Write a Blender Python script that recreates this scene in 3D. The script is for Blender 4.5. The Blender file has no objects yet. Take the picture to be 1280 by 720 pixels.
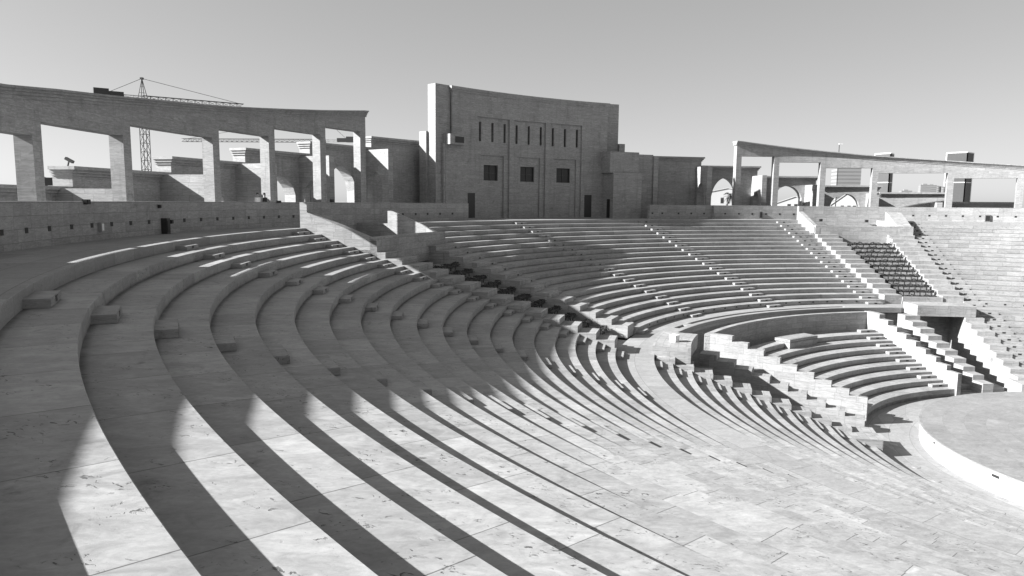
import bpy, bmesh, math, random
from mathutils import Vector, Matrix
random.seed(7)
R = math.radians
C = bpy.context.scene.collection
ZO = 13.35                      # orchestra floor is z = 0
H = .3696; T0 = 48.195; DT = 1.0905
def tz(k): return ZO - 1.7114 - k * H           # level of tread k
def rn(k):                                       # nose radius of tread k
    return T0 - k * DT if k < 19 else 26.40 - 1.07 * (k - 19)
def zz(z): return z + ZO

# ------------------------------------------------------------------ materials
def nt(m):
    m.use_nodes = True
    t = m.node_tree; t.nodes.clear(); return t
class G:
    def __init__(s, t): s.t = t
    def n(s, ty, **k):
        x = s.t.nodes.new(ty)
        for a, b in k.items(): setattr(x, a, b)
        return x
    def l(s, a, b): s.t.links.new(a, b)
    def m(s, op, a, b=None, c=None, clamp=False):
        x = s.n('ShaderNodeMath', operation=op); x.use_clamp = clamp
        for i, v in enumerate((a, b, c)):
            if v is None: continue
            if isinstance(v, (int, float)): x.inputs[i].default_value = v
            else: s.l(v, x.inputs[i])
        return x.outputs[0]
    def noise(s, vec, scale, det=4, rough=.55, dist=0):
        x = s.n('ShaderNodeTexNoise'); x.inputs['Scale'].default_value = scale
        x.inputs['Detail'].default_value = det; x.inputs['Roughness'].default_value = rough
        x.inputs['Distortion'].default_value = dist
        s.l(vec, x.inputs['Vector']); return x.outputs[0]
    def mapr(s, v, a, b, c, d, smooth=False):
        x = s.n('ShaderNodeMapRange'); x.clamp = True
        if smooth: x.interpolation_type = 'SMOOTHSTEP'
        s.l(v, x.inputs[0])
        for i, q in zip((1, 2, 3, 4), (a, b, c, d)): x.inputs[i].default_value = q
        return x.outputs[0]
def stone(name, base, L, BH, tonevar=.12, joint=.45, pits=1., rough=.75, vein=.35, jw=.006, stain=.25, vshift=0., zscale=5., spec=.35, streak=0., edge_dark=0.):
    m = bpy.data.materials.new(name); t = nt(m); g = G(t)
    uv = g.n('ShaderNodeUVMap'); uv.uv_map = 'UVMap'
    sep = g.n('ShaderNodeSeparateXYZ'); g.l(uv.outputs[0], sep.inputs[0])
    u, v = sep.outputs[0], sep.outputs[1]
    row = g.m('FLOOR', g.m('DIVIDE', g.m('ADD', v, vshift), BH))
    wr = g.n('ShaderNodeTexWhiteNoise', noise_dimensions='1D'); g.l(row, wr.inputs['W'])
    uu = g.m('ADD', g.m('DIVIDE', u, L), g.m('MULTIPLY', wr.outputs[0], 3.7))
    cell = g.m('FLOOR', uu)
    cmb = g.n('ShaderNodeCombineXYZ'); g.l(cell, cmb.inputs[0]); g.l(row, cmb.inputs[1])
    wc = g.n('ShaderNodeTexWhiteNoise', noise_dimensions='3D'); g.l(cmb.outputs[0], wc.inputs['Vector'])
    fu = g.m('FRACT', uu); fv = g.m('FRACT', g.m('DIVIDE', g.m('ADD', v, vshift), BH))
    du = g.m('MULTIPLY', g.m('MINIMUM', fu, g.m('SUBTRACT', 1, fu)), L)
    dv = g.m('MULTIPLY', g.m('MINIMUM', fv, g.m('SUBTRACT', 1, fv)), BH)
    geo = g.n('ShaderNodeNewGeometry')
    P = geo.outputs['Position']
    wob = g.m('MULTIPLY', g.m('SUBTRACT', g.noise(P, 9, 2), .5), .008)
    jm = g.mapr(g.m('ADD', g.m('MINIMUM', du, dv), wob), jw * .4, jw * 1.3, joint, 0)
    # block shifted coordinates so that every block has a grain of its own
    vm = g.n('ShaderNodeVectorMath', operation='MULTIPLY_ADD')
    g.l(wc.outputs['Color'], vm.inputs[0]); vm.inputs[1].default_value = (40, 40, 40); 
    sc = g.n('ShaderNodeVectorMath', operation='MULTIPLY'); g.l(P, sc.inputs[0]); sc.inputs[1].default_value = (1., 1.8, zscale)
    rot = g.n('ShaderNodeVectorRotate', rotation_type='Z_AXIS'); rot.inputs['Angle'].default_value = R(-18)
    g.l(sc.outputs[0], rot.inputs['Vector'])
    g.l(rot.outputs[0], vm.inputs[2])
    vecB = vm.outputs[0]
    veins = g.noise(vecB, 1.5, 9, .68, 1.6)
    fine = g.noise(vecB, 9, 7, .7, .6)
    big = g.noise(P, .35, 4, .6)
    st = g.noise(P, .9, 6, .68, 1.2)
    cloud = g.noise(vecB, 1.1, 6, .62, .8)
    col = g.m('ADD', 1, g.m('MULTIPLY', g.m('SUBTRACT', wc.outputs['Value'], .5), tonevar))
    col = g.m('MULTIPLY', col, g.m('ADD', 1, g.m('MULTIPLY', g.m('SUBTRACT', veins, .5), vein * 2.2)))
    col = g.m('MULTIPLY', col, g.m('ADD', 1, g.m('MULTIPLY', g.m('SUBTRACT', fine, .5), .28 if zscale > 6 else .7)))
    col = g.m('MULTIPLY', col, g.m('ADD', 1, g.m('MULTIPLY', g.m('SUBTRACT', cloud, .5), vein * 1.5)))
    col = g.m('MULTIPLY', col, g.m('ADD', 1, g.m('MULTIPLY', g.m('SUBTRACT', big, .5), .25)))
    if streak:
        sv = g.n('ShaderNodeVectorMath', operation='MULTIPLY'); g.l(P, sv.inputs[0]); sv.inputs[1].default_value = (1.6, 1.6, .13)
        col = g.m('MULTIPLY', col, g.m('SUBTRACT', 1, g.mapr(g.noise(sv.outputs[0], 1.2, 6, .65), .5, .8, 0, streak, True)))
    if edge_dark:  # darker band along the tread back, thin darker line at the riser foot
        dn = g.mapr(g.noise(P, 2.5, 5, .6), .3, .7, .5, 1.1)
        col = g.m('MULTIPLY', col, g.m('SUBTRACT', 1, g.m('MULTIPLY', g.mapr(fv, .86, .975, 0, edge_dark, True), dn)))
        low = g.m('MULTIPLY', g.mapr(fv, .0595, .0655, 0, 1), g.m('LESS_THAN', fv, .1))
        col = g.m('MULTIPLY', col, g.m('SUBTRACT', 1, g.m('MULTIPLY', g.m('MULTIPLY', low, edge_dark), dn)))
    stm = g.mapr(st, .58, .75, 0, stain, True)
    col = g.m('MULTIPLY', col, g.m('SUBTRACT', 1, stm))
    # travertine pits
    pr = g.n('ShaderNodeVectorRotate', rotation_type='Z_AXIS'); pr.inputs['Angle'].default_value = R(25); g.l(P, pr.inputs['Vector'])
    pv = g.n('ShaderNodeVectorMath', operation='MULTIPLY_ADD'); g.l(pr.outputs[0], pv.inputs[0]); pv.inputs[1].default_value = (8, 15, 12); g.l(wc.outputs['Color'], pv.inputs[2])
    pn = g.noise(pv.outputs[0], 1.0, 4, .62, .9)
    pzone = g.mapr(g.noise(vecB, 1.0, 4, .6, .6), .47, .62, 0, 1, True)
    pit = g.m('MULTIPLY', g.mapr(pn, .60, .655, 0, .62 * pits, True), pzone)
    col = g.m('MULTIPLY', col, g.m('SUBTRACT', 1, pit))
    col = g.m('MULTIPLY', col, g.m('SUBTRACT', 1, jm))
    col = g.m('MULTIPLY', col, base)
    cc = g.n('ShaderNodeCombineColor')
    for i in range(3): g.l(col, cc.inputs[i])
    b = g.n('ShaderNodeBsdfPrincipled'); g.l(cc.outputs[0], b.inputs['Base Color'])
    g.l(g.mapr(veins, .3, .7, rough - .1, rough + .12), b.inputs['Roughness'])
    b.inputs['Specular IOR Level'].default_value = spec
    bump = g.n('ShaderNodeBump'); bump.inputs['Strength'].default_value = .5; bump.inputs['Distance'].default_value = .012
    hgt = g.m('SUBTRACT', g.m('MULTIPLY', fine, .35), g.m('ADD', g.m('MULTIPLY', pit, 1.2), jm))
    g.l(hgt, bump.inputs['Height']); g.l(bump.outputs[0], b.inputs['Normal'])
    o = g.n('ShaderNodeOutputMaterial'); g.l(b.outputs[0], o.inputs[0]); return m
def plain(name, c, rough=.6, metal=0., noise=.2, scale=3.):
    m = bpy.data.materials.new(name); t = nt(m); g = G(t)
    geo = g.n('ShaderNodeNewGeometry')
    nn = g.noise(geo.outputs['Position'], scale, 5)
    col = g.m('MULTIPLY', g.m('ADD', 1, g.m('MULTIPLY', g.m('SUBTRACT', nn, .5), noise * 2)), c)
    cc = g.n('ShaderNodeCombineColor')
    for i in range(3): g.l(col, cc.inputs[i])
    b = g.n('ShaderNodeBsdfPrincipled'); g.l(cc.outputs[0], b.inputs['Base Color'])
    b.inputs['Roughness'].default_value = rough; b.inputs['Metallic'].default_value = metal
    o = g.n('ShaderNodeOutputMaterial'); g.l(b.outputs[0], o.inputs[0]); return m
TREAD = stone('travertine_slabs', .262, 1.9, DT, tonevar=.27, joint=.6, pits=1.25, vein=.5, rough=.62, vshift=0, stain=.42, jw=.008, edge_dark=.62)
BLOCK = stone('step_block_stone', .26, 61, 61, tonevar=0, joint=0, pits=1, vein=.5, stain=.4)
WALL = stone('travertine_blocks', .28, 1.25, .44, tonevar=.22, joint=.4, pits=.5, vein=.55, jw=.01, stain=.3, zscale=9., streak=.25)
FACE = stone('facade_stone', .27, 1.25, .44, tonevar=.14, joint=.2, pits=.3, vein=.65, jw=.012, stain=.35, zscale=9., streak=.3)
FLOOR = stone('floor_stone', .25, 2.2, 1.1, tonevar=.2, joint=.4, jw=.012, pits=.5, vein=.3, stain=.3)
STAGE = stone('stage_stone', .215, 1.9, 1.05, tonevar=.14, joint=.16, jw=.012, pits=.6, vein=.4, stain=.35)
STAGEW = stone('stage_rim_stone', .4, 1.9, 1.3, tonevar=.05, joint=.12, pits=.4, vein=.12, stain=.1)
GROUND = plain('sand_ground', .2, .9, 0, .3, .05)
DARK = plain('dark_recess', .012, .5)
METAL = plain('dark_metal', .035, .45, .3)
GREYM = plain('grey_metal', .3, .5, .2)
WHITE = plain('white_paint', .72, .6, 0, .06)
CONC = plain('pale_concrete', .33, .8, 0, .1, .3)
GLASS = plain('dark_glass', .012, .5, 0, .3, .2)
def leafmat():
    m = bpy.data.materials.new('foliage'); t = nt(m); g = G(t)
    oi = g.n('ShaderNodeNewGeometry')
    nn = g.noise(oi.outputs['Position'], 6, 3)
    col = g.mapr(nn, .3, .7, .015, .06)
    cc = g.n('ShaderNodeCombineColor')
    for i in range(3): g.l(col, cc.inputs[i])
    b = g.n('ShaderNodeBsdfPrincipled'); g.l(cc.outputs[0], b.inputs['Base Color']); b.inputs['Roughness'].default_value = .55
    o = g.n('ShaderNodeOutputMaterial'); g.l(b.outputs[0], o.inputs[0]); return m
LEAF = leafmat()
BARK = plain('bark', .07, .9)

# ------------------------------------------------------------------ mesh helpers
class MB:
    def __init__(s): s.v = []; s.f = []; s.u = []; s.s = []; s.vf = None
    def grid(s, P, U, smooth=False):
        b = len(s.v); n = len(P); m = len(P[0])
        for row in P: s.v += [tuple(p) for p in row]
        for i in range(n - 1):
            for j in range(m - 1):
                s.f.append((b + i * m + j, b + i * m + j + 1, b + (i + 1) * m + j + 1, b + (i + 1) * m + j))
                s.u += [U[i][j], U[i][j + 1], U[i + 1][j + 1], U[i + 1][j]]; s.s.append(smooth)
    def poly(s, P, U=None):
        b = len(s.v); s.v += [tuple(p) for p in P]; s.f.append(tuple(range(b, b + len(P))))
        s.u += U or [(p[0], p[1]) for p in P]; s.s.append(False)
    def sweep(s, prof, a0, a1, step=1., caps=True, closed=True):
        """prof: list of (r,z) or function(theta)->list; swept from a0 to a1 degrees about the centre"""
        fn = prof if callable(prof) else (lambda a: prof)
        n = max(1, int(math.ceil(abs(a1 - a0) / step)))
        A = [a0 + (a1 - a0) * i / n for i in range(n + 1)]
        PR = [fn(a) for a in A]; k = len(PR[0]); cs = [(math.cos(R(a)), math.sin(R(a))) for a in A]
        rm = sum(p[0] for p in PR[0]) / k
        for j in range(k if closed else k - 1):
            j2 = (j + 1) % k
            P = [[], []]; U = [[], []]
            for a, pr, (c, si) in zip(A, PR, cs):
                for w, q in ((0, j), (1, j2)):
                    r, z = pr[q]; P[w].append((r * c, r * si, z))
                    horiz = abs(pr[j][1] - pr[j2][1]) < abs(pr[j][0] - pr[j2][0])
                    U[w].append((R(a) * rm, s.vf(r, z, horiz) if s.vf else (r if horiz else z)))
            s.grid(P, U, True)
        if caps and closed:
            for i in (0, -1):
                c, si = cs[i]
                s.poly([(r * c, r * si, z) for r, z in PR[i]], [(r, z) for r, z in PR[i]])
    def arc(s, r0, r1, a0, a1, z0, z1, step=1., ch=0.):
        if ch: pr = [(r0, z0), (r0, z1 - ch), (r0 + ch, z1), (r1, z1), (r1, z0)]
        else: pr = [(r0, z0), (r0, z1), (r1, z1), (r1, z0)]
        s.sweep(pr, a0, a1, step)
    def box(s, c, d, rz=0., M=None):
        x, y, z = d[0] / 2, d[1] / 2, d[2] / 2
        M = M or (Matrix.Translation(c) @ Matrix.Rotation(rz, 4, 'Z'))
        V = [(-x, -y, -z), (x, -y, -z), (x, y, -z), (-x, y, -z), (-x, -y, z), (x, -y, z), (x, y, z), (-x, y, z)]
        W = [M @ Vector(p) for p in V]
        for f, ax in (((0, 3, 2, 1), 2), ((4, 5, 6, 7), 2), ((0, 1, 5, 4), 1), ((1, 2, 6, 5), 0), ((2, 3, 7, 6), 1), ((3, 0, 4, 7), 0)):
            o = [q for q in (0, 1, 2) if q != ax]
            s.poly([W[i] for i in f], [(V[i][o[0]] + c[0] if c else V[i][o[0]], V[i][o[1]] + (c[2] if c else 0)) for i in f])
    def bar(s, a, b, w):
        a, b = Vector(a), Vector(b); d = b - a; L = d.length
        M = Matrix.Translation((a + b) / 2) @ d.to_track_quat('Z', 'Y').to_matrix().to_4x4()
        s.box(None, (w, w, L), M=M)
    def cyl(s, c, r, h, n=24, r2=None):
        r2 = r if r2 is None else r2
        P = [[], []]; U = [[], []]
        for i in range(n + 1):
            a = 2 * math.pi * i / n
            P[0].append((c[0] + r * math.cos(a), c[1] + r * math.sin(a), c[2])); U[0].append((a * r, c[2]))
            P[1].append((c[0] + r2 * math.cos(a), c[1] + r2 * math.sin(a), c[2] + h)); U[1].append((a * r, c[2] + h))
        s.grid(P, U, True)
        s.poly(P[0][:-1]); s.poly(P[1][:-1])
    def cols(s, S, fr, bk):
        """wall made of columns; S: list of (t, zbot, ztop); fr/bk(t)->(x,y)"""
        def p(q, t, z): x, y = q(t); return (x, y, z)
        for (t0, b0, h0), (t1, b1, h1) in zip(S, S[1:]):
            x0, y0 = fr(t0); x1, y1 = fr(t1); L = math.hypot(x1 - x0, y1 - y0)
            ua, ub = t0, t1
            if L > 1e-6:
                for q in (fr, bk):
                    s.poly([p(q, t0, b0), p(q, t1, b1), p(q, t1, h1), p(q, t0, h0)], [(ua, b0), (ub, b1), (ub, h1), (ua, h0)])
            if h1 != h0 or L > 1e-6:
                s.poly([p(fr, t0, h0), p(fr, t1, h1), p(bk, t1, h1), p(bk, t0, h0)], [(0, h0), (L, h1), (L, h1 + .6), (0, h0 + .6)])
            if b1 != b0 or L > 1e-6:
                s.poly([p(fr, t0, b0), p(fr, t1, b1), p(bk, t1, b1), p(bk, t0, b0)], [(0, b0), (L, b1), (L + .9, b1), (.9, b0)])
        for t, b, h in (S[0], S[-1]):
            s.poly([p(fr, t, b), p(fr, t, h), p(bk, t, h), p(bk, t, b)], [(0, b), (0, h), (.7, h), (.7, b)])
    def mesh(s, name):
        me = bpy.data.meshes.new(name); me.from_pydata(s.v, [], s.f)
        me.polygons.foreach_set('use_smooth', s.s)
        ul = me.uv_layers.new(name='UVMap')
        ul.data.foreach_set('uv', [x for q in s.u for x in (q[0], q[1])])
        me.update()
        return me
import bmesh
def fix(me):
    bm = bmesh.new(); bm.from_mesh(me); bmesh.ops.recalc_face_normals(bm, faces=bm.faces); bm.to_mesh(me); bm.free()
def obj(name, mb, mat, parent=None, loc=None, rz=0., recalc=False):
    me = mb.mesh(name) if isinstance(mb, MB) else mb
    if recalc: fix(me)
    if mat and not me.materials: me.materials.append(mat)
    o = bpy.data.objects.new(name, me); C.objects.link(o)
    if parent: o.parent = parent
    if loc: o.location = loc
    o.rotation_euler[2] = rz
    return o
def tag(o, label=None, cat=None, group=None, kind=None):
    if label: o['label'] = label
    if cat: o['category'] = cat
    if group: o['group'] = group
    if kind: o['kind'] = kind
    return o
def thing(name, label, cat, group=None, loc=(0, 0, 0), rz=0.):
    o = bpy.data.objects.new(name, None); C.objects.link(o); o.empty_display_size = .5
    o.location = loc; o.rotation_euler[2] = rz
    return tag(o, label, cat, group)
def pol(r, a, z=0.): return (r * math.cos(R(a)), r * math.sin(R(a)), z)
def struct(name, mb, mat, label):
    o = obj(name, mb, mat); o['kind'] = 'structure'; o['label'] = label; return o

# ------------------------------------------------------------------ ground, orchestra, stage
TER = zz(-1.25)
g = MB()
N = 120
ring = lambda r, z: [pol(r, 360 * i / N, z) for i in range(N + 1)]
uvr = lambda r: [(R(360 * i / N) * r, r) for i in range(N + 1)]
RR = [(57.6, TER), (90, TER), (200, TER), (800, TER), (5000, TER)]
for (r0, z0), (r1, z1) in zip(RR, RR[1:]): g.grid([ring(r0, z0), ring(r1, z1)], [uvr(r0), uvr(r1)])
g.grid([ring(57.6, TER), ring(57.6, -.6)], [uvr(50), uvr(55)])
g.grid([ring(57.6, -.6), ring(.01, -.6)], [uvr(50), uvr(1)])
struct('ground', g, GROUND, 'sandy ground around the amphitheatre')
g = MB(); g.grid([ring(r, 0) for r in (.01, 8, 16, 24, 30, 57.4)], [uvr(r) for r in (.01, 8, 16, 24, 30, 57.4)])
struct('orchestra_floor', g, FLOOR, 'pale stone floor around the round stage')
st = thing('round_stage', 'low round stone stage with bright curved rim on the orchestra floor', 'stage')
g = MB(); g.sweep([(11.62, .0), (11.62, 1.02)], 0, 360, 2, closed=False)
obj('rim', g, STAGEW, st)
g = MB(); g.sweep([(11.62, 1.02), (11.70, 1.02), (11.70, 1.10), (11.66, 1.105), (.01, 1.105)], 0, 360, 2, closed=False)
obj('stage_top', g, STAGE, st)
for a in (169.8, -167.1, -145, 150):
    g = MB(); g.box((0, 0, 0), (.06, .36 if a < 0 else .1, .12)); obj('vent', g, METAL, st, pol(11.63, a, .84), R(a))
for i, (r, a) in enumerate(((13.16, 177.1), (13.23, -175.1), (13.36, -159.4), (12.82, 135.4), (13.12, 161.9))):
    g = MB(); g.cyl((0, 0, 0), .2, .02, 20); g.cyl((0, 0, .02), .15, .006, 20)
    tag(obj('floor_light', g, GREYM, None, pol(r, a, 0)),
        ['round light set in the floor just in front of the low end block shadow', 'round floor light beside the curved stage rim, second from the end block', 'round floor light nearest the right edge of the photo',
         'round floor light near the foot of the middle lower seats', 'small round floor light in the shadow left of the stage'][i], 'floor light', 'round lights set in the orchestra floor')

# ------------------------------------------------------------------ walkways
def tierarc(r0, r1, a0, a1, z0, z1, step=1.):
    m = MB(); kk = round((T0 - r0) / DT) if r0 > 28.6 - .5 and r0 > 28 else 20 + round((26.4 - r0) / 1.07)
    base = 40. - kk; w_ = r1 - r0   # one slab row per tier
    m.vf = lambda r, z, hz: (base + .12 + .87 * (r - r0) / w_) * DT if hz else (base + .03 + .1 * (z1 - z)) * DT
    m.arc(r0, r1, a0, a1, z0, z1, step, .012); return m
g = MB()
g.arc(T0, 51.6, 14, 77.5, tz(0) - .7, tz(0), 1., .012)
g.arc(T0, 51.75, 91, 154.2, tz(0) - .7, tz(0), 1., .012)
g.arc(T0, 51.6, 167.7, 230.9, tz(0) - .7, tz(0), .4, .012)
g.arc(51.75, 57.5, 110.3, 137.9, tz(0) - .7, tz(0) - .004, 1.)
struct('upper_walkway', g, FLOOR, 'stone walkway between the top tier and the outer wall')
g = MB()
z19 = tz(19)
for a0, a1 in ((14, 90.5), (155, 230.9)):
    g.arc(rn(19), rn(18), a0, a1, z19 - .45, z19, .6, .012)
g.arc(27.15, rn(18), 90.5, 155, z19 - .45, z19, .8)
g.arc(26.30, 26.75, 90.5, 155, z19 - .45, z19, .8, .012)
for a0, a1 in ((90.5, 101), (141, 142.6), (146, 155)): g.arc(26.75, 27.15, a0, a1, z19 - .45, z19, .8)
for a0, a1 in ((101, 141), (142.6, 146)): g.arc(26.75, 27.15, a0, a1, z19 - .48, z19 - .40, .8)
struct('middle_walkway', g, FLOOR, 'wide curved stone walkway halfway down the seating')

# ------------------------------------------------------------------ step block (two level) shared mesh
g = MB()
g.box((-.22, 0, H * .25), (.48, 1.4, H * .5)); blockm = g.mesh('step_block'); bm_ = bmesh.new(); bm_.from_mesh(blockm); bmesh.ops.remove_doubles(bm_, verts=bm_.verts, dist=1e-4); bmesh.ops.bevel(bm_, geom=bm_.edges[:], offset=.014, segments=2, affect='EDGES'); bm_.to_mesh(blockm); bm_.free(); blockm.materials.append(BLOCK)
g = MB(); g.box((-.457, .0, H * .27), (.012, .24, .10)); g.box((-.464, 0, H * .27 + .06), (.014, .26, .02)); lightm = g.mesh('step_light'); lightm.materials.append(DARK)
def steps(parent, k, a, sgn=1):
    r = rn(k - 1)
    b = obj('step_block', blockm, None, parent, pol(r, a, tz(k)), R(a))
    l = obj('step_light', lightm, None, b)
def section(name, label, ks, a0, a1, cols, step, drop=.9):
    t = thing(name, label, 'seating section')
    for k in ks:
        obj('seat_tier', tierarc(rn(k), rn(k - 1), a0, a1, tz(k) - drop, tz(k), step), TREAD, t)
    for k in ks:
        for c in cols: steps(t, k, c)
    return t
UP = range(1, 19)
def addlast(t, cols):
    for c in cols: steps(t, 19, c)
c1 = (168.95, 185.6, 205.3, 225.9)
s1 = section('seating_section', 'upper stone seating tiers sweeping across the foreground, nearest to the viewer', UP, 167.7, 230.9, c1, .4)
c2 = (93.2, 113.9, 134.0, 152.4)
s2 = section('seating_section', 'upper stone seating tiers in the middle, below the tall windowed building', UP, 91, 154.2, c2, .8)
c3 = (76.2, 58.8, 38.8)
s3 = section('seating_section', 'bright upper stone seating tiers at the far right', UP, 14, 77.5, c3, .8)
for s_, c in ((s1, c1), (s2, c2), (s3, c3)): addlast(s_, c)
LOW = range(20, 31)
section('seating_section', 'lower stone seating tiers below the middle walkway, in the foreground', LOW, 167.7, 230.9, (169.9, 206), .5, 1.2)
l2 = section('seating_section', 'lower seating bowl facing the round stage in the middle of the view', range(23, 31), 100.5, 146.7, (102.9,), .8, 1.2)
section('seating_section', 'lower stone seating tiers at the far right below the walkway', LOW, 14, 77.5, (75.2, 58.7, 38.7), .8, 1.2)
for s_, a0, a1 in (('a', 167.7, 230.9), ('b', 100.5, 144.7), ('c', 14, 77.5)): pass
g = MB()   # plinth closing the lowest tier down to the floor is part of each tier; parapet behind the lower bowl
g.arc(24.25, 24.65, 99.2, 148, zz(-13.2), zz(-8.78), .8)
tag(obj('parapet_wall', g, WALL), 'high curved parapet wall behind the lower middle seats', 'wall')
# platform in the lower bowl
g = MB(); g.arc(21.7, 22.95, 119.2, 128.3, tz(24) - .3, tz(22) - .06, .8)
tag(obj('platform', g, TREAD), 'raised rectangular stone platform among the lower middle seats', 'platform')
# retaining walls in the corridors and tunnels
g = MB()
g.arc(26.9, 27.1, 90.5, 155, 0, z19 - .46, 1.); 
tag(obj('corridor_wall', g, FACE), 'shaded curved wall under the middle walkway', 'wall')

# ------------------------------------------------------------------ stepped flank walls
def flank(label, a0, a1, blocks, name='stepped_wall'):
    t = thing(name, label, 'stepped wall', 'stepped walls beside the stair trenches')
    for (rf, rb, z0, z1) in blocks:
        m = MB(); m.arc(rf, rb, a0, a1, z0, z1, 1.6, .01); obj('wall_block', m, WALL, t)
    return t
def upblocks(dz=2.15):
    L = []
    for k in range(6, 20):
        L.append((rn(k - 1) + .13 if k < 20 else 0, rn(k - 2) + .13, tz(k) - 2.6 if k < 19 else tz(19), tz(k) + dz * H))
    return L
U = upblocks()
def loA():
    L = []
    for k in range(21, 31):
        rf = rn(k - 1) - .1
        L.append((rf, rn(k - 2) - .1, 0, tz(k) + 1.75 * H))
    return L
flank('stepped wall between the foreground tiers and the planted trench', 164.3, 167.7, U)
flank('stepped wall on the far side of the planted trench, beside the middle tiers', 154.2, 157.3, U)
flank('stepped wall left of the planted trench, beside the right end of the middle tiers', 87.9, 91.0, U)
flank('stepped wall right of the bright planted trench, beside the far right tiers', 77.5, 80.9, U)
flank('lower stepped wall running down to the low end block near the floor', 164.3, 167.7, loA())
flank('lower stepped wall beside the dark tunnel mouth at far right', 77.5, 80.9, loA())
def lo2():
    L = [(22.78, 24.6, 0, zz(-8.74))]
    for j in range(1, 9): L.append((22.78 - 1.04 * j, 22.78 - 1.04 * (j - 1), 0, zz(-8.74 - .365 * j)))
    return L
flank('bright stepped wall at the left end of the lower middle seats', 146.7, 148, lo2())
flank('bright stepped wall at the right end of the lower middle seats', 99.2, 100.5, lo2())
def mid(j0=-1):
    L = []
    for j in range(j0, 9): L.append((23.1 - 1.075 * j, 23.1 - 1.075 * (j - 1), 0, tz(21 + j)))
    return L
flank('stepped wall of blocks rising out of the shaded lower trench at centre', 152.7, 155.7, mid(0))
flank('free standing stepped wall of bright blocks beside the dark tunnel mouth', 89.5, 92.5, mid())
for a0, a1, lab in ((148, 152.7, 'narrow stone stair in the lower trench at centre'), (92.5, 99.2, 'narrow stone stair in the lower trench at right')):
    t = thing('stair', lab, 'stair')
    for k in range(22, 31):
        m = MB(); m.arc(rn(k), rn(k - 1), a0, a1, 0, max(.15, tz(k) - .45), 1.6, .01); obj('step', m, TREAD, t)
# low end blocks on the orchestra floor
g = MB(); g.arc(14.3, 16.45, 162.9, 171.6, 0, .95, 1.5, .01)
tag(obj('end_block', g, WALL), 'low flat stone block on the floor at the foot of the foreground tiers', 'stone block')
g = MB(); g.arc(14.3, 16.45, 73.5, 82.3, 0, .95, 1.5, .01)
tag(obj('end_block', g, WALL), 'low flat stone block at the foot of the far right tiers', 'stone block')
# portal parapets over the tunnels
for a0, a1, lab in ((155.3, 166.5, 'box shaped stone portal over the central tunnel with a white cube on top'), (78.9, 89.9, 'long stone lintel over the dark tunnel mouth at right')):
    t = thing('tunnel_portal', lab, 'portal')
    m = MB(); m.arc(24.35, 26.55, a0, a1, zz(-9.17), zz(-8.25), 1.5, .01); obj('lintel', m, WALL, t)
    m = MB(); m.arc(28.2, 28.5, a0 - 2, a1 + 2, 0, z19 - .46, 1.5)
    m.arc(26.6, 28.2, a0 + .3, a0 + 1, 0, z19 - .46, 1.); m.arc(26.6, 28.2, a1 - 1, a1 - .3, 0, z19 - .46, 1.)
    obj('inner_wall', m, FACE, t)
m = MB(); m.box((0, 0, .2), (.42, .42, .40)); m.box((0, 0, .41), (.46, .46, .03))
tag(obj('light_box', m, WHITE, None, pol(25.38, 162.5, zz(-8.25)), R(40)), 'small white cube standing on the central portal block', 'light box')

# ------------------------------------------------------------------ trench terraces, landing balconies, hedges
g = MB(); g.bar((0, 0, 0), (.03, 0, .33), .06); stemm = g.mesh('stem'); stemm.materials.append(BARK)
def hedge_mesh(r, a0, a1, z, w=.5, h=.46):
    m = MB(); L = R(a1 - a0) * r
    n = int(L * 260)
    for i in range(n):
        t = random.random(); x = random.uniform(-1, 1); q = random.random()
        bump = .8 + .3 * math.sin(t * L * 3.1 + r * 5) * math.sin(t * L * 7 + r)
        rr = r + x * w / 2 * (.85 + .2 * random.random()); hh = q * h * bump
        if abs(x) < .7 and q < .7: hh = h * bump * random.uniform(.8, 1.05)
        c = Vector(pol(rr, a0 + t * (a1 - a0), z + .24 + hh))
        d1 = Vector((random.gauss(0, 1), random.gauss(0, 1), random.gauss(0, .7))).normalized()
        d2 = d1.cross(Vector((random.gauss(0, 1), random.gauss(0, 1), random.gauss(0, 1)))).normalized()
        s1_ = random.uniform(.035, .06); s2_ = s1_ * .55
        m.poly([c - d1 * s1_, c + d2 * s2_, c + d1 * s1_, c - d2 * s2_])
    m.sweep([(r - w * .33, z + .28), (r - w * .33, z + .2 + h * .7), (r + w * .33, z + .2 + h * .7), (r + w * .33, z + .28)], a0 + .15, a1 - .15, 1.5)
    return m
def trench(a0, a1, where, bright, off, last):
    t = thing('planted_terrace', 'stepped stone terrace carrying clipped hedges in the ' + where, 'terrace', 'planted terraces')
    for k in range(6, 19):
        m = MB(); m.arc(rn(k), rn(k - 1), a0, a1, tz(k) - 2.4, tz(k) - off, 1.5, .01); obj('terrace_step', m, WALL, t)
    lab = bright
    for i, k in enumerate(range(7, last + 1)):
        if i == last - 7: i = 11
        h = thing('hedge', 'clipped dark hedge in the %s, %s' % (where, ['topmost row', 'second row from the top', 'third row from the top', 'fourth row from the top', 'fifth row from the top', 'sixth row from the top', 'seventh row from the top', 'eighth row from the top', 'ninth row from the top', 'tenth row from the top', 'eleventh row from the top', 'lowest row'][i]), 'hedge', 'hedges on the planted terraces')
        b0 = a0 + .3; b1 = a1 - .3
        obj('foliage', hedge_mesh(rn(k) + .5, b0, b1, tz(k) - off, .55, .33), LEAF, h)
        n = 7
        for q in range(n):
            x = pol(rn(k) + .5, b0 + (b1 - b0) * (q + .5) / n, tz(k) - off); obj('stem', stemm, None, h, x, random.uniform(0, 3))
trench(157.3, 164.3, 'shaded trench at centre', 0, .5, 17)
trench(80.9, 87.9, 'bright trench at right', 1, .12, 18)
m = MB(); m.arc(rn(18) + .02, rn(18) + .3, 80.95, 87.85, tz(19), tz(18) + .28, 1.5, .01)
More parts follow.
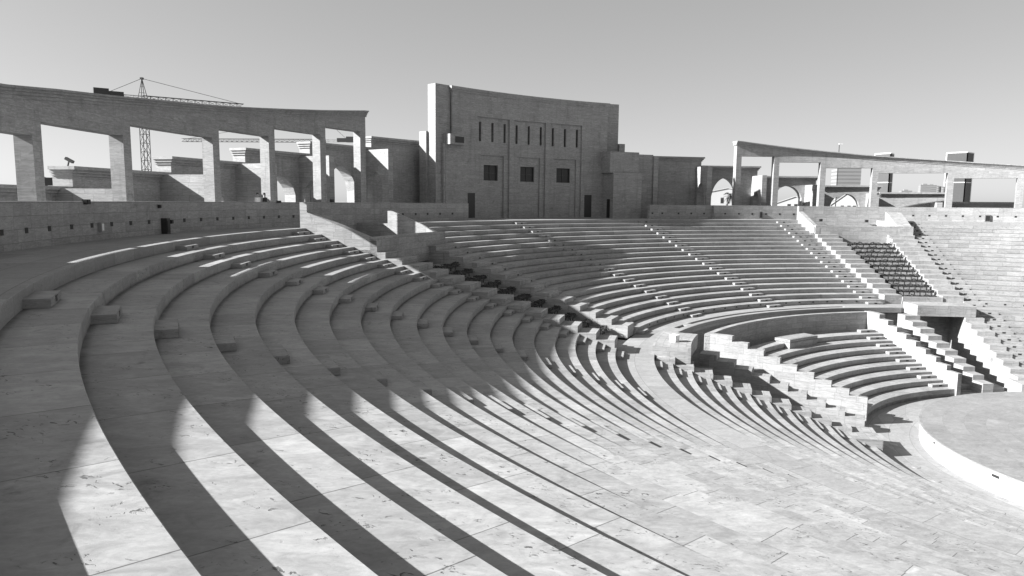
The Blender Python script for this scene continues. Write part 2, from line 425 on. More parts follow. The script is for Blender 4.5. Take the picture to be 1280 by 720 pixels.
tag(obj('low_wall', m, WALL), 'low wall across the foot of the bright planted trench', 'wall')
def balcony(a0, a1, b0, b1, where):
    t = thing('balcony', 'stone balcony with sloping side walls at the top of the ' + where, 'balcony')
    m = MB(); m.arc(43.45, 43.85, a0, a1, zz(-4.2), zz(-2.2), 1.2, .01); obj('front_parapet', m, WALL, t)
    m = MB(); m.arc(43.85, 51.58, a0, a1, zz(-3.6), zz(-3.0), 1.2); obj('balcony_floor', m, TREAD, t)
    for s0, s1_ in ((a0, a0 + b0), (a1 - b1, a1)):
        m = MB()
        def prof(a): return [(43.43, zz(-4.2)), (43.43, zz(-2.45)), (44.6, zz(-2.02)), (46.2, zz(-1.42)), (47.4, zz(-.98)), (48.1, zz(-.72)), (48.1, zz(-.1)), (48.58, zz(-.1)), (48.58, zz(-4.2))]
        if s0 == a0:
            m.sweep([(43.43, zz(-4.2)), (43.43, zz(-2.45)), (44.6, zz(-2.02)), (46.2, zz(-1.42)), (47.4, zz(-.98)), (48.25, zz(-.72)), (48.58, zz(-.72)), (48.58, zz(-4.2))], s0, s1_, .5)
        else: m.sweep(prof, s0, s1_, .5)
        obj('side_wall', m, WALL, t)
        m = MB(); m.arc(48.59, 51.59, s0, s1_, zz(-4.2), zz(-1.725), .5); obj('landing_wall', m, WALL, t)
balcony(154.2, 167.7, .2, 1., 'central trench')
balcony(77.5, 91.0, 1.8, .6, 'right hand trench')

# ------------------------------------------------------------------ outer wall with square lights
def outer(label, a0, a1, r, th, holes, step=.5, z0=-4.5):
    t = thing('outer_wall', label, 'wall', 'curved outer walls')
    m = MB(); m.arc(r, r + th, a0, a1, zz(z0), zz(-.10), step, .008); obj('wall_face', m, WALL, t)
    m = MB(); 
    for a in holes:
        m = MB(); m.box((0, 0, 0), (.02, .215, .17)); m.box((-.004, 0, .093), (.03, .235, .016))
        obj('wall_light', m, DARK, t, pol(r - .004, a, zz(-1.09)), R(a))
    return t
hl = [193.53, 191.6, 189.7, 187.76, 185.89, 184.0, 182.1, 180.2] + [176.35 - 1.91 * i for i in range(8)]
hl += [195.5 + 1.91 * i for i in range(15)]
outer('dark shaded curved wall at far left with a row of square lights', 159.5, 231, 51.6, .5, hl, .4)
outer('shaded curved wall left of the tall building above the central trench', 138.0, 159.5, 51.6, .55, [147.73, 145.85, 144.1, 142.25, 140.4], .5)
outer('curved wall right of the tall building with small square lights', 101.2, 110.4, 51.85, .4, [109.96, 108.5, 106.11, 104.26, 102.4], .5)
outer('pale curved wall above the middle tiers ending at the right hand balcony', 89.3, 101.2, 51.5, .75, [99.58, 97.64, 95.76, 93.86, 91.97, 90.08], .5)
outer('bright curved wall behind the far right tiers with a row of lights', 14, 89.3, 51.6, .5, [76.81 - 1.9 * i for i in range(30)], .6)
def fixture(label, r, a, z, d, mat=METAL, cat='floodlight', name='floodlight', grp=None, arm=False):
    t = thing(name, label, cat, grp, pol(r, a, zz(z)), R(a))
    m = MB(); m.box((0, 0, 0), d); obj('housing', m, mat, t)
    m = MB(); m.box((-d[0] / 2 - .01, 0, 0), (.02, d[1] * .8, d[2] * .75)); obj('front_panel', m, DARK if mat is not GREYM else WHITE, t)
    if arm:
        m = MB(); m.bar((0, 0, 0), (.35, 0, -.1), .05); obj('bracket', m, METAL, t)
fixture('black floodlight on top of the left wall between the two leftmost piers', 51.55, -173.6, -.12, (.2, .3, .2))
fixture('tiny black floodlight near the top of the left wall', 51.5, 179.2, -.34, (.12, .13, .17))
fixture('black floodlight on the left wall by the two visitors', 51.5, 165.0, -.08, (.2, .28, .16))
fixture('black floodlight on the parapet under the lit archway', 51.5, 157.9, .02, (.22, .25, .22))
fixture('pale grey control box on the left wall beside a square light', 51.52, -174.75, -1.17, (.16, .2, .38), GREYM, 'control box', 'control_box')
fixture('dark cabinet standing against the left wall', 51.45, 178.75, -1.32, (.3, .33, .78), METAL, 'cabinet', 'cabinet')
fixture('dark round fitting beside the cabinet on the left wall', 51.5, 178.1, -1.12, (.2, .22, .2), METAL)
fixture('dark narrow cabinet on the wall above the middle tiers', 51.7 - .3, 94.6, -1.2, (.15, .3, .7), METAL, 'cabinet', 'cabinet')
fixture('grey louvred cabinet on the bright far right wall', 51.5, 66.5, -1.3, (.2, .5, .8), plain('louvre', .12), 'cabinet', 'cabinet')
for i, (a, z) in enumerate(((86.6, -1.76), (80.7, -1.8), (152.1, -1.9))):
    fixture(['left spotlight on the balcony wall at right casting a slanting shadow', 'right spotlight on the balcony wall at right casting a slanting shadow', 'black spotlight on the shaded balcony wall at centre'][i], 51.1, a, z, (.3, .34, .3), METAL, 'spotlight', 'spotlight', 'spotlights on the balcony walls', True)
for k, c in ((0, 1),):
    pass
# lights in the lowest riser of the upper middle and right tiers
for t, A in ((s2, [153.9 - 2.88 * i for i in range(1, 21)]), (s3, [74 - 2.88 * i for i in range(14)])):
    for a in A:
        if any(abs(a - c) < 1.7 for c in c2 + c3): continue
        m = MB(); m.box((0, 0, 0), (.02, .17, .12)); obj('riser_light', m, DARK, t, pol(rn(18) - .003, a, zz(-8.5)), R(a))

# ------------------------------------------------------------------ colonnades
TAB = [(0, 7.85), (5.7, 7.25), (14, 6.46), (18, 6.1), (24, 5.66), (28.5, 5.28), (33, 4.92), (37, 4.52), (43, 4.2), (50, 3.75), (55, 3.2), (59, 2.71), (62, 2.36), (66, 2.06), (75, 1.7), (90, 1.6)]
def topz(d):
    for (a, x), (b, y) in zip(TAB, TAB[1:]):
        if d <= b: return x + (y - x) * (d - a) / (b - a)
    return 1.6
def colonnade(label, first, sg, P, soff):
    t = thing('colonnade', label, 'colonnade')
    n = len(P)
    for i in range(n):
        a = P[i]; w = sg * .70
        so = soff[min(i, len(soff) - 1)]
        m = MB(); lo, hi = sorted((a, a + w)); m.arc(55, 55.8, lo, hi, TER - .1, zz(so), .7, .0); obj('pillar', m, FACE, t)
        if i < n - 1:
            lo, hi = sorted((a, P[i + 1]))
            def pr(x, so=so): 
                z = zz(topz(abs(x - first))) - .52
                return [(55, zz(so)), (55, z), (55.8, z), (55.8, zz(so))]
            m = MB(); m.sweep(pr, lo, hi, .6); obj('beam', m, FACE, t)
    lo, hi = sorted((first - sg * .12, P[-1]))
    def pc(x):
        z = zz(topz(max(0, abs(x - first)))); s_ = [(54.94, z - .52), (54.94, z - .38), (54.86, z - .36), (54.86, z - .24), (54.76, z - .22), (54.76, z - .12), (54.64, z - .10), (54.64, z)]
        return s_ + [(56.16, z), (56.16, z - .1), (55.94, z - .14), (55.86, z - .52)]
    m = MB(); m.sweep(pc, lo, hi, .6); obj('cornice', m, FACE, t)
SO = [6.0, 5.32, 4.65, 4.03, 3.38, 2.71, 2.2, 1.5, 1.0, .7]
colonnade('long curved stone colonnade at upper left with sloping cornice and square piers', 148.7, 1, [148.7, 153.85, 160.06, 166.35, 175.2, 182.66, 190.3, 197.5, 204.5, 211.5, 219], SO)
colonnade('pale curved stone colonnade at upper right with sloping cornice', 96.6, -1, [96.6, 91.55, 85.54, 79.12, 70.46, 63.12, 55.5, 48.3, 41.2, 34], SO)

# ------------------------------------------------------------------ fins and stepped back walls with pointed arches
def arch(cx_, hw, base, spring, apex, n=8):
    """samples of a pointed opening: list of (t, z)"""
    L = [(cx_ - hw, base), (cx_ - hw, spring)]
    for i in range(1, 2 * n):
        x = -hw + hw * i / n
        q = 1 - abs(x) / hw
        L.append((cx_ + x, spring + (apex - spring) * (1 - (1 - q) ** 1.9) ** .62 if q < 1 else apex))
    L += [(cx_ + hw, spring), (cx_ + hw, base)]
    return L
def fin(a, top, label, r0=57., r1=60.6, w=.62):
    a_ = a; n = (-math.sin(R(a_)), math.cos(R(a_))); d = (math.cos(R(a_)), math.sin(R(a_)))
    fr = lambda t: (t * d[0] - n[0] * 0, t * d[1] - n[1] * 0)
    bk = lambda t: (t * d[0] - n[0] * w, t * d[1] - n[1] * w)
    ap = top - 2.1 if top > 2.6 else max(.55, top - 1.0)
    S = [(r0, TER - .1, zz(top))] + ([(t, z, zz(top)) for t, z in arch(58.9, 1.05, TER - .1, zz(min(ap - 1.1, 1.5)), zz(ap))] if top > 3.5 else []) + [(r1, TER - .1, zz(top))]
    m = MB(); m.cols(S, fr, bk)
    t = thing('buttress_wall', label, 'wall', 'radial buttress walls behind the colonnades')
    obj('wall_face', m, WALL, t, recalc=True)
ords = ['nearest the tall building', 'second from the tall building', 'third from the tall building', 'fourth from the tall building', 'fifth from the tall building', 'sixth from the tall building', 'farthest left']
for i, (a, z) in enumerate(((136.3, 6.0), (143.7, 4.97), (151.2, 3.9), (158.06, 2.88), (165.4, 1.72), (174.0, .58), (182.2, -.4))):
    fin(a, z, 'radial wall with pointed arch behind the left colonnade, ' + ords[i])
for i, (a, z) in enumerate(((106.9, 5.9), (99.5, 4.85), (92.2, 3.77), (85.5, 2.63), (78.2, 1.6), (71, .5))):
    fin(a, z, 'radial wall with pointed arch behind the right colonnade, ' + ords[i])
def backwall(a0, a1, top, label, ac=None, apex=None, hw=1.75, sg=1, r=60.6, th=1.3, cor=True):
    base = TER - .1
    S = [(a0, base, zz(top) - .55)]
    if ac is not None: S += [(q, z, zz(top) - .55) for q, z in arch(ac, hw, base, zz(min(apex - 1.6, 1.0)), zz(apex))]
    S.append((a1, base, zz(top) - .55))
    # refine plain stretches
    out = [S[0]]
    for s_ in S[1:]:
        p = out[-1]
        if abs(s_[0] - p[0]) > .9 and p[1] == s_[1]:
            n = int(abs(s_[0] - p[0]) / .7) + 1
            for i in range(1, n): out.append((p[0] + (s_[0] - p[0]) * i / n, p[1], p[2]))
        out.append(s_)
    fr = lambda t: (r * math.cos(R(t)), r * math.sin(R(t))); bk = lambda t: ((r + th) * math.cos(R(t)), (r + th) * math.sin(R(t)))
    t = thing('back_wall', label, 'wall', 'stepped back walls behind the colonnades')
    m = MB(); m.cols(out, fr, bk); 
    for i in range(len(m.u)): m.u[i] = (m.u[i][0] * 1.06 if m.u[i][0] > 10 else m.u[i][0], m.u[i][1])
    obj('wall_face', m, FACE, t, recalc=True)
    z = zz(top); e = .3
    b0, b1 = (a0, a1 + e) if sg > 0 else (a0 - e, a1)
    m = MB()
    for q, (o, za, zb) in enumerate(((.1, .55, .38), (.25, .378, .2), (.42, .198, 0))):
        ea = e * (q + 1) / 3
        c0, c1_ = (a0, a1 + ea) if sg > 0 else (a0 - ea, a1)
        m.arc(r - o, r + th, c0, c1_, z - za, z - zb, .8)
    obj('cornice', m, FACE, t)
LW = [(136.0, 142.6, 6.38, None, None), (142.65, 149.9, 5.3, 146.3, 3.3), (149.95, 157.0, 4.2, 153.4, 2.1), (157.05, 164.3, 3.03, 160.8, .9), (164.35, 172.6, 1.9, None, None), (172.65, 182.5, .70, None, None), (182.55, 192, -.35, None, None)]
for i, (a, b, z, ac, ap) in enumerate(LW):
    backwall(a, b, z, 'stepped back wall with moulded cornice behind the left colonnade, ' + ords[i], ac, ap, sg=1)
RW = [(98.8, 106.5, 6.15, None, None), (91.5, 98.75, 5.07, 95.6, 3.5), (84.2, 91.45, 3.82, 87.6, 2.55), (76.8, 84.15, 2.65, 80.6, 1.55), (69.5, 76.75, 1.78, None, None), (62.3, 69.45, .62, None, None)]
for i, (a, b, z, ac, ap) in enumerate(RW):
    backwall(a, b, z, 'stepped back wall with moulded cornice behind the right colonnade, ' + ords[i], ac, ap, sg=-1)

# ------------------------------------------------------------------ tall building
b = thing('stage_building', 'tall windowed stone building with stepped shoulders rising behind the middle tiers', 'building')
B0 = tz(0) - .05
TOP = zz(11.9)
panels = [(127.2, 131.63), (122.14, 126.58), (117.06, 121.52)]
inner = [(127.84, 131.15), (122.79, 125.98), (117.68, 120.81)]
wins = [(128.53, 130.5), (123.43, 125.4), (118.4, 120.32)]
PZ, IZ, WZ0, WZ1 = zz(9.1), zz(5.1), zz(2.39), zz(4.07)
# outer layer: everything except the three panels
m = MB()
edges = [113.5] + [x for p in sorted(panels) for x in p] + [135.1]
for i in range(0, len(edges), 2): m.arc(57., 57.25, edges[i], edges[i + 1], B0, PZ, .7)
m.arc(57., 57.25, 113.5, 135.1, PZ, TOP - .5, .7)
m.arc(56.93, 57.25, 113.4, 135.2, TOP - .5, TOP - .3, .7); m.arc(56.86, 57.3, 113.3, 135.3, TOP - .298, TOP, .7)
obj('facade', m, FACE, b)
m = MB()
for (a0, a1), (c0, c1_), (w0, w1) in zip(panels, inner, wins):
    ss = [(a0 + a1) / 2 + o for o in (-1.67, 0.02, 1.72)]
    sw = .155
    # band of slits
    e = [a0] + [q for s_ in ss for q in (s_ - sw, s_ + sw)] + [a1]
    for i in range(0, len(e), 2): m.arc(57.2, 57.5, e[i], e[i + 1], zz(6.55), zz(8.6), .7)
    m.arc(57.2, 57.5, a0, a1, zz(8.6), PZ, .7)
    m.arc(57.2, 57.5, a0, a1, IZ, zz(6.55), .7)
    m.arc(57.2, 57.5, a0, c0, B0, IZ, .7); m.arc(57.2, 57.5, c1_, a1, B0, IZ, .7)
    # nested panel
    m.arc(57.36, 57.6, c0, c1_, WZ1, IZ, .7); m.arc(57.36, 57.6, c0, c1_, B0, WZ0, .7)
    m.arc(57.36, 57.6, c0, w0, WZ0, WZ1, .7); m.arc(57.36, 57.6, w1, c1_, WZ0, WZ1, .7)
obj('recessed_panels', m, FACE, b)
for (a0, a1), (w0, w1) in zip(panels, wins):
    w = MB(); w.arc(57.62, 57.66, w0, w1, WZ0, WZ1, .7); wo = obj('window', w, GLASS, b)
    f = MB(); am = (w0 + w1) / 2
    f.arc(57.56, 57.615, am - .04, am + .04, WZ0, WZ1, 1); f.arc(57.56, 57.615, w0, w1, (WZ0 + WZ1) / 2 - .04, (WZ0 + WZ1) / 2 + .04, 1)
    f.arc(57.56, 57.615, w0, w0 + .08, WZ0, WZ1, 1); f.arc(57.56, 57.615, w1 - .08, w1, WZ0, WZ1, 1)
    obj('window_frame', f, METAL, wo)
    for o in (-1.67, .02, 1.72):
        a = (a0 + a1) / 2 + o
        w = MB(); w.arc(57.52, 57.56, a - .2, a + .2, zz(6.5), zz(8.65), 1); obj('slit_window', w, DARK, b)
m = MB(); m.arc(57.7, 60.5, 113.6, 135.0, B0, TOP - .2, 1.); obj('core', m, FACE, b)
for a0, a1 in ((131.99, 133.0), (115.53, 116.54)):
    w = MB(); w.arc(56.985, 57.02, a0, a1, B0 + .1, zz(1.0), 1); obj('door', w, DARK, b)
m = MB(); m.arc(57.32, 58.5, 135.12, 137.1, B0, zz(11.95), .7); obj('end_pylon', m, FACE, b); m = MB(); m.arc(58.2, 60.4, 111.3, 113.59, B0, zz(12.05), .7); obj('end_pylon', m, FACE, b)
m = MB(); m.arc(58.52, 59.6, 135.5, 137.35, B0, zz(7.25), .7); obj('shoulder', m, FACE, b); m = MB(); m.arc(57.9, 60.3, 110.5, 111.29, B0, zz(7.3), .7); obj('shoulder', m, FACE, b)
m = MB(); m.arc(56.95, 58.1, 135.0, 136.1, B0, zz(6.95), .7); m.arc(56.2, 56.9, 133.9, 136.1, zz(5.9), zz(6.95), .7); obj('left_ledge', m, FACE, b)
w = MB(); w.arc(56.17, 56.2, 134.2, 135.4, zz(6.1), zz(6.72), 1); obj('loudspeaker_opening', w, DARK, b)
m = MB(); m.arc(54.62, 60, 109.9, 113.95, B0, zz(3.63), .8, .01); m.arc(54.9, 60, 110.2, 114.3, zz(3.63) + .002, zz(6.1), .8); obj('side_block', m, FACE, b)
a = 113.97
w = MB(); q0, q1 = pol(55.3, a), pol(55.95, a)
w.poly([(q0[0], q0[1], B0 + .05), (q1[0], q1[1], B0 + .05), (q1[0], q1[1], zz(.52)), (q0[0], q0[1], zz(.52))]); 
n_ = Vector((-math.sin(R(a)), math.cos(R(a)), 0)) * .03
w.poly([Vector(p) + n_ for p in w.v[:4]])
obj('side_door', w, DARK, b)
# connecting wall right of the building
m = MB(); m.arc(57.2, 57.8, 106.9, 109.85, B0 - .1, zz(6.05), .8); tag(obj('linking_wall', m, FACE), 'plain wall joining the tall building to the right hand back wall', 'wall')

# ------------------------------------------------------------------ people on the terrace
def person(label, x, y, zf, shirt, legs, face, arm=0.):
    t = thing('person', label, 'person', None, (x, y, zf), face)
    J = {'p': (0, 0, .93, .13, .1), 's': (0, 0, 1.2, .14, .1), 'c': (0, 0, 1.38, .16, .1), 'n': (0, 0, 1.5, .055, .055), 'h0': (.0, .02, 1.6, .085, .095), 'h1': (0, .01, 1.7, .08, .09),
         'lh': (-.1, 0, .88, .09, .09), 'lk': (-.11, .02, .48, .06, .06), 'la': (-.11, -.02, .08, .045, .045), 'lf': (-.12, .14, .03, .04, .03),
         'rh': (.1, 0, .88, .09, .09), 'rk': (.11, .04, .48, .06, .06), 'ra': (.12, .02, .08, .045, .045), 'rf': (.13, .18, .03, .04, .03),
         'ls': (-.19, 0, 1.4, .06, .06), 'le': (-.25, -.02, 1.12, .045, .045), 'lw': (-.22, .12 + arm, .9 + arm, .032, .032), 'lx': (-.21, .17 + arm, .84 + arm, .025, .04),
         'rs': (.19, 0, 1.4, .06, .06), 're': (.25, 0, 1.12, .045, .045), 'rw': (.23, .1, .88, .032, .032), 'rx': (.22, .13, .81, .025, .04)}
    K = list(J); E_ = ['ps', 'sc', 'cn', 'nh0', 'h0h1', 'plh', 'lhlk', 'lkla', 'lalf', 'prh', 'rhrk', 'rkra', 'rarf', 'cls', 'lsle', 'lelw', 'lwlx', 'crs', 'rsre', 'rerw', 'rwrx']
    def sp(e):
        for i in range(1, len(e)):
            if e[:i] in J and e[i:] in J: return K.index(e[:i]), K.index(e[i:])
    me = bpy.data.meshes.new('body'); me.from_pydata([J[k][:3] for k in K], [sp(e) for e in E_], [])
    o = bpy.data.objects.new('body', me); C.objects.link(o); o.parent = t
    me.skin_vertices.new() if hasattr(me.skin_vertices, 'new') else None
    md = o.modifiers.new('Skin', 'SKIN'); md.use_smooth_shade = True
    for i, k in enumerate(K): me.skin_vertices[0].data[i].radius = J[k][3:5]
    me.skin_vertices[0].data[0].use_root = True
    o.modifiers.new('Sub', 'SUBSURF').levels = 1
    me.materials.append(SKIN)
    m = MB(); m.cyl((0, 0, .9), .17, .54, 12, .2); obj('shirt', m, shirt, t)
    m = MB(); m.cyl((-.1, 0, .1), .075, .82, 10, .1); m.cyl((.1, .01, .1), .075, .82, 10, .1); obj('trousers', m, legs, t)
    m = MB(); m.cyl((0, -.01, 1.64), .1, .12, 10, .07); obj('hair', m, DARK, t)
SKIN = plain('skin', .3)
px_, py_, _ = pol(52.9, 165.35); person('visitor in a white shirt standing on the terrace behind the left wall', px_, py_, TER, WHITE, METAL, R(-150), .15)
px_, py_, _ = pol(52.75, 164.75); person('visitor in a dark shirt beside the one in white on the terrace', px_, py_, TER, METAL, GREYM, R(-120))

# ------------------------------------------------------------------ cranes
CAMX, CAMY, CAMZ = -34.0507, -34.3816, ZO
def cw(x, y, z): return (x + CAMX, y + CAMY, z + CAMZ)     # survey offsets measured from the viewpoint
def truss(m, a, b, w, n, t=.09):
    a, b = Vector(a), Vector(b); d = (b - a).normalized()
    up = Vector((0, 0, 1)) if abs(d.z) < .9 else Vector((1, 0, 0))
    s_ = d.cross(up).normalized(); u_ = s_.cross(d).normalized()
    cs = [s_ * w / 2 + u_ * w / 2, -s_ * w / 2 + u_ * w / 2, -s_ * w / 2 - u_ * w / 2, s_ * w / 2 - u_ * w / 2]
    for c in cs: m.bar(a + c, b + c, t * 1.5)
    for i in range(n):
        p = a + (b - a) * i / n; q = a + (b - a) * (i + 1) / n
        for j in range(4):
            m.bar(p + cs[j], q + cs[(j + 1) % 4], t); m.bar(p + cs[j], p + cs[(j + 1) % 4], t)
def crane(label, base, hz, apex, jdir, jl, cl, w, grp='tower cranes beyond the colonnade'):
    t = thing('tower_crane', label, 'crane', grp, base)
    z = hz - base[2]
    m = MB(); truss(m, (0, 0, 0), (0, 0, z), w, int(z / 2.2)); obj('mast', m, METAL, t)
    d = Vector(jdir).normalized()
    m = MB(); truss(m, (0, 0, z + .3), d * jl + Vector((0, 0, z + .3)), w * .6, int(jl / 1.8), .085); obj('jib', m, METAL, t)
    m = MB(); truss(m, (0, 0, z + .3), -d * cl + Vector((0, 0, z + .3)), w * .45, int(cl / 2), .06); obj('counter_jib', m, GREYM, t)
    m = MB()
    for sx, sy in ((1, 1), (-1, 1), (-1, -1), (1, -1)): m.bar((sx * w / 2, sy * w / 2, z), (0, 0, apex - base[2]), .13)
    for q in (.3, .6): 
        zq = z + (apex - base[2] - z) * q; ww = w * (1 - q) / 2
        m.bar((-ww, -ww, zq), (ww, ww, zq), .08); m.bar((-ww, ww, zq), (ww, -ww, zq), .08)
    m.box((0, 0, apex - base[2]), (.7, .7, .5)); obj('apex_frame', m, METAL, t)
    m = MB(); A = Vector((0, 0, apex - base[2]))
    m.bar(A, d * jl * .97 + Vector((0, 0, z + .8)), .1); m.bar(A, -d * cl * .75 + Vector((0, 0, z + .8)), .1); obj('tie_cable', m, METAL, t)
    c = -d * (cl - 1.5) + Vector((0, 0, z + .4))
    rz = math.atan2(d.y, d.x)
    m = MB(); m.box((c.x, c.y, c.z + .4), (3.4, 1.6, 2.0), rz); c2_ = c + d * 3.4; m.box((c2_.x, c2_.y, c2_.z + .2), (3.3, 1.5, 1.3), rz); obj('counterweight', m, METAL, t)
    m = MB(); m.box((d.x * 1.2 + d.y * 1.0, d.y * 1.2 - d.x * 1.0, z - 2.2), (1.2, 1.1, 1.7), rz); obj('cab', m, METAL, t)
x, y, z = cw(-97.4, 190, 26.2); crane('tower crane with dark counterweight rising above the left colonnade', (x, y, TER), z, z + 5.2, (20, 14, 0), 25.5, 11, 1.7)
x, y, z = cw(-69, 260, 21.3); crane('second tower crane seen through the left colonnade bays', (x, y, TER), z, z + 9, (-1, .05, 0), 52, 12, 1.8)

# ------------------------------------------------------------------ things beyond the walls on the right
def tower(label, u, D, w, h, mat, n, round_=False, dp=None):
    x, y, z = cw(u * D, D, 0)
    t = thing('tower_block', label, 'tower', 'distant towers', (x, y, TER), -math.atan(u) + .3)
    m = MB()
    if round_: m.cyl((0, 0, 0), w / 2, h, 20, w / 2 * .92)
    else: m.box((0, 0, h / 2), (w, dp or w * .8, h))
    obj('wall', m, mat, t)
    m = MB()
    for i in range(n):
        zc = h * (i + .7) / n
        if round_: m.cyl((0, 0, zc), w / 2 * 1.005, h / n * .35, 20)
        else: m.box((0, 0, zc), (w * 1.004, (dp or w * .8) * 1.005, h / n * .4))
    w_ = obj('window_bands', m, GLASSB, t)
    m = MB(); m.box((0, 0, h + w * .06), (w * .4, w * .3, w * .12)); obj('roof_plant', m, mat, t)
GLASSB = plain('band_glass', .15, .3, 0, .2, .1)
PALE = plain('pale_tower', .2, .8, 0, .05, .05)
f_ = 882.7
def uu(px): return (px - 640) / f_
tower('pale scaffolded tower seen through the third bay of the right colonnade', uu(1051), 600, 19, 33, PALE, 11)
for i, (px, w, top) in enumerate(((1126, 16, 238), (1136, 18, 241), (1149, 15, 230.5), (1157, 14, 231), (1165, 12, 232.5), (1172, 12, 233.5), (1178, 9, 231))):
    D = 1300 + 60 * i
    tower(['low pale apartment tower, leftmost in the fifth bay', 'low pale apartment tower with roof plant, second in the fifth bay', 'tall narrow tower with bright edge in the fifth bay', 'tall grey tower right of the one with the bright edge', 'rounded grey tower, fifth in the distant row', 'rounded pale tower, sixth in the distant row', 'slim tower at the right end of the distant row'][i],
          uu(px), D, w * D / 1000 * .85, (257 - top) / f_ * D + 1.3, PALE, 12, i in (4, 5))
def screen(label, px0, px1, ptop, D, fold):
    t = thing('panel_screen', label, 'screen', 'dark panel screens above the colonnade', cw(uu((px0 + px1) / 2) * D, D, 0))
    w = (px1 - px0) / f_ * D; h = (257 - ptop) / f_ * D
    zt = ZO + h - t.location[2]
    xm = w * fold
    P = [(-w / 2 + .25, .9), (-w / 2 + xm, -.9), (w / 2, .9)]
    zb = -1.2
    for (xa, ya), (xb, yb), mt in ((P[0], P[1], plain('panel_grey', .045)), (P[1], P[2], plain('panel_dark', .045))):
        m = MB(); a_, b_ = Vector((xa, ya, 0)), Vector((xb, yb, 0)); L = (b_ - a_).length; rz = math.atan2(yb - ya, xb - xa); c_ = (a_ + b_) / 2
        m.box((c_.x, c_.y, (zt + zb) / 2), (L - .1, .06, zt - zb - .1), rz); obj('panel', m, mt, t)
        f = MB()
        for e in (a_, b_): f.bar((e.x, e.y, zb), (e.x, e.y, zt), .14)
        f.bar((a_.x, a_.y, zt), (b_.x, b_.y, zt), .14); f.bar((a_.x, a_.y, zt * .45), (b_.x, b_.y, zt * .45), .1)
        obj('panel_frame', f, WHITE, t)
screen('small folded dark screen just above the right colonnade cornice', 1087, 1112, 193, 112, .55)
screen('large folded dark screen with white frame above the right colonnade cornice', 1176, 1211, 191, 112, .52)
# white gabled house, conical roofs and palms seen under the arches
def house(label, u, D, w, h, gab, lx=0):
    t = thing('white_house', label, 'house', None, cw(u * D, D, -1.25), -math.atan(u))
    m = MB()
    P = [(-w / 2, 0), (w / 2, 0), (w / 2, h), (0, h + gab), (-w / 2, h)]
    for y_ in (-2.5, 2.5): m.poly([(x_, y_, z_) for x_, z_ in P])
    for (xa, za), (xb, zb_) in zip(P, P[1:] + P[:1]): m.poly([(xa, -2.5, za), (xb, -2.5, zb_), (xb, 2.5, zb_), (xa, 2.5, za)])
    obj('wall', m, CONC, t, recalc=True)
    m = MB()
    for s_ in (-1, 1):
        a_ = Vector((s_ * (w / 2 + .2), 0, h - .12)); b_ = Vector((0, 0, h + gab + .1)); c_ = (a_ + b_) / 2
        M = Matrix.Translation(c_) @ Matrix.Rotation(-math.atan2(b_.z - a_.z, b_.x - a_.x) if 0 else 0, 4, 'Y')
        dd = b_ - a_; ang = math.atan2(dd.z, dd.x)
        M = Matrix.Translation(c_) @ Matrix.Rotation(-ang, 4, 'Y'); m.box(None, (dd.length, 5.3, .12), M=M)
    obj('roof', m, CONC, t)
    for x_ in (-.9, .15, 1.0):
        m = MB(); m.box((x_, -2.51, h * .55), (.5, .05, 1.0)); obj('window', m, DARK, t)
house('white gabled house glimpsed through the arch in the fourth right bay', uu(1056), 125, 5.4, 1.4, 2.1)
house('white low house glimpsed through the arch in the third right bay', uu(990), 120, 5.6, 1.7, .9)
house('pale low house glimpsed through the arch nearest the tall building at right', uu(906), 130, 6.5, 3.6, .5)
def palm(label, u, D, h, s_=1.):
    t = thing('palm_tree', label, 'palm', 'palms beyond the walls', cw(u * D, D, -1.25))
    m = MB(); 
    for i in range(6): m.cyl((.03 * i * i * s_, 0, h * i / 6), .2 - .012 * i, h / 6 + .05, 8, .19 - .012 * i)
    obj('trunk', m, BARK, t)
    m = MB(); c = Vector((.03 * 36 * s_, 0, h))
    for q in range(26):
        az = random.uniform(0, 6.28); el = random.uniform(-.2, 1.1); L = 2.3 * s_
        prev = c; dirv = Vector((math.cos(az) * math.cos(el), math.sin(az) * math.cos(el), math.sin(el)))
        for k in range(8):
            nx = prev + dirv * L / 8; side = dirv.cross(Vector((0, 0, 1))).normalized()
            for sg in (-1, 1):
                lf = side * sg * .38 * math.sin((k + 1) / 9 * 3.14) + Vector((0, 0, -.12))
                m.poly([prev, prev + (nx - prev) * .55, prev + lf + dirv * .25, prev + lf * .9 + dirv * .12])
            dirv = (dirv + Vector((0, 0, -.2))).normalized(); prev = nx
    obj('fronds', m, LEAF, t)
palm('dark palm above the pale house beyond the arch at right of the tall building', uu(905), 120, 2.6, .8)
palm('small palm with dark crown in the leftmost bay opening', uu(62), 95, 3.2, .9)
# dark tiled canopy behind the left colonnade
t = thing('canopy', 'dark roofed canopy seen low between the two leftmost piers', 'canopy', None, cw(uu(69) * 60, 60, -1.25), .4)
m = MB(); m.box((0, 0, 2.4), (2.6, 2, 1.15)); obj('roof', m, METAL, t)
m = MB(); m.box((.25, -1.02, 2.2), (.7, .04, .25)); obj('white_panel', m, WHITE, t)  # small white painted panel on the canopy front
m = MB(); 
for sx in (-1.1, 1.1):
    for sy in (-.8, .8): m.bar((sx, sy, 0), (sx, sy, 2), .12)
obj('post', m, METAL, t)
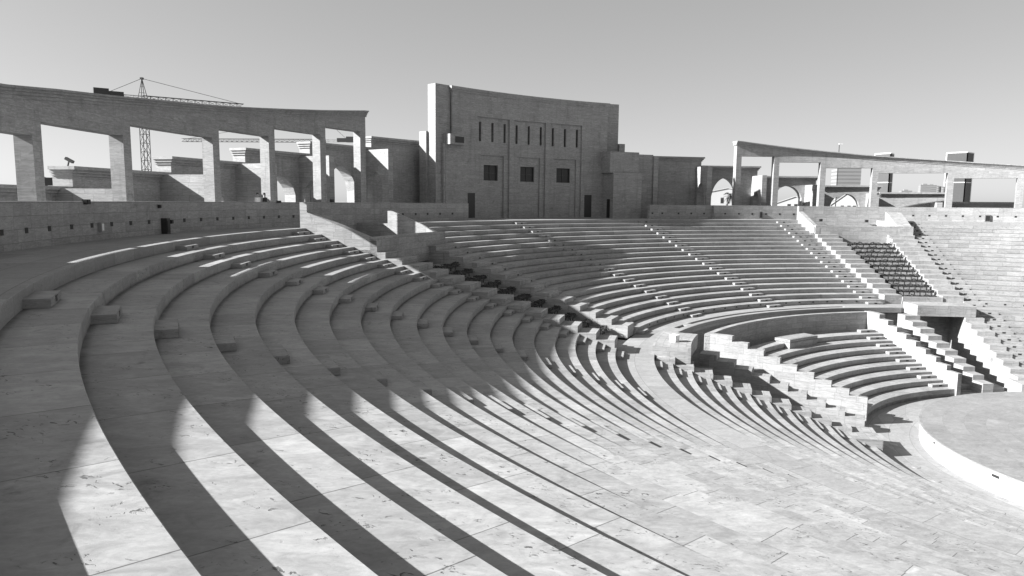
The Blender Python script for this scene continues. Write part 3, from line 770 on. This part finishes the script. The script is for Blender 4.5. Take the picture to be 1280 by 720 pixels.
# bird-like floodlight on the wall top
t = thing('roof_floodlight', 'small tilted black floodlight standing on the cornice in the second bay', 'floodlight', None, pol(61.3, 172.1, zz(1.9)))
m = MB(); m.bar((0, 0, 0), (.15, -.1, .28), .07); obj('stand', m, METAL, t)
m = MB(); M = Matrix.Translation((.2, -.1, .38)) @ Matrix.Rotation(.5, 4, 'Y'); m.box(None, (.5, .2, .16), M=M); obj('lamp_head', m, METAL, t)
t = thing('street_lamp', 'thin pole lamp rising above the right colonnade', 'lamp', None, cw(uu(1040.5) * 118, 118, -1.25))
m = MB(); m.cyl((0, 0, 0), .09, 11.3, 8, .06); obj('pole', m, METAL, t)
m = MB(); m.box((.25, 0, 11.3), (.6, .25, .15)); obj('lamp_head', m, WHITE, t)

# ------------------------------------------------------------------ camera, light, sky
cam = bpy.data.cameras.new('camera'); co = bpy.data.objects.new('camera', cam); C.objects.link(co)
cam.sensor_width = 36; cam.lens = 882.7186 / 1280 * 36; cam.clip_start = .05; cam.clip_end = 20000
p, ro = R(6.8901), R(.5160)
F = Vector((0, math.cos(p), -math.sin(p))); RX = Vector((1, 0, 0)); UP_ = RX.cross(F)
rr = RX * math.cos(ro) + UP_ * math.sin(ro); up = -RX * math.sin(ro) + UP_ * math.cos(ro)
M = Matrix((rr, up, -F)).transposed().to_4x4(); M.translation = (CAMX, CAMY, CAMZ)
co.matrix_world = M
sc = bpy.context.scene; sc.camera = co
AZ, EL = R(9.5), R(27.5)
d = Vector((math.cos(AZ) * math.cos(EL), math.sin(AZ) * math.cos(EL), -math.sin(EL)))
sl = bpy.data.lights.new('sun', 'SUN'); sl.energy = 4.5; sl.angle = R(.53); sl.color = (1, 1, 1)
so_ = bpy.data.objects.new('sun', sl); C.objects.link(so_); so_.rotation_euler = d.to_track_quat('-Z', 'Y').to_euler()
w = bpy.data.worlds.new('World'); sc.world = w; w.use_nodes = True
t = w.node_tree; t.nodes.clear(); g = G(t)
sky = g.n('ShaderNodeTexSky'); sky.sky_type = 'NISHITA'; sky.sun_disc = False; sky.sun_elevation = EL
sky.sun_rotation = R(-90) - AZ
sky.air_density = .5; sky.dust_density = 1.1; sky.ozone_density = 1.
sp_ = g.n('ShaderNodeSeparateColor'); g.l(sky.outputs[0], sp_.inputs[0]); mono = g.m('POWER', sp_.outputs[0], .5)   # monochrome, as through a red filter
bg = g.n('ShaderNodeBackground'); bg.inputs[1].default_value = .125; g.l(mono, bg.inputs[0])
o = g.n('ShaderNodeOutputWorld'); g.l(bg.outputs[0], o.inputs[0])
sc.view_settings.view_transform = 'Standard'; sc.view_settings.look = 'None'; sc.view_settings.exposure = 1.8; sc.view_settings.gamma = 1
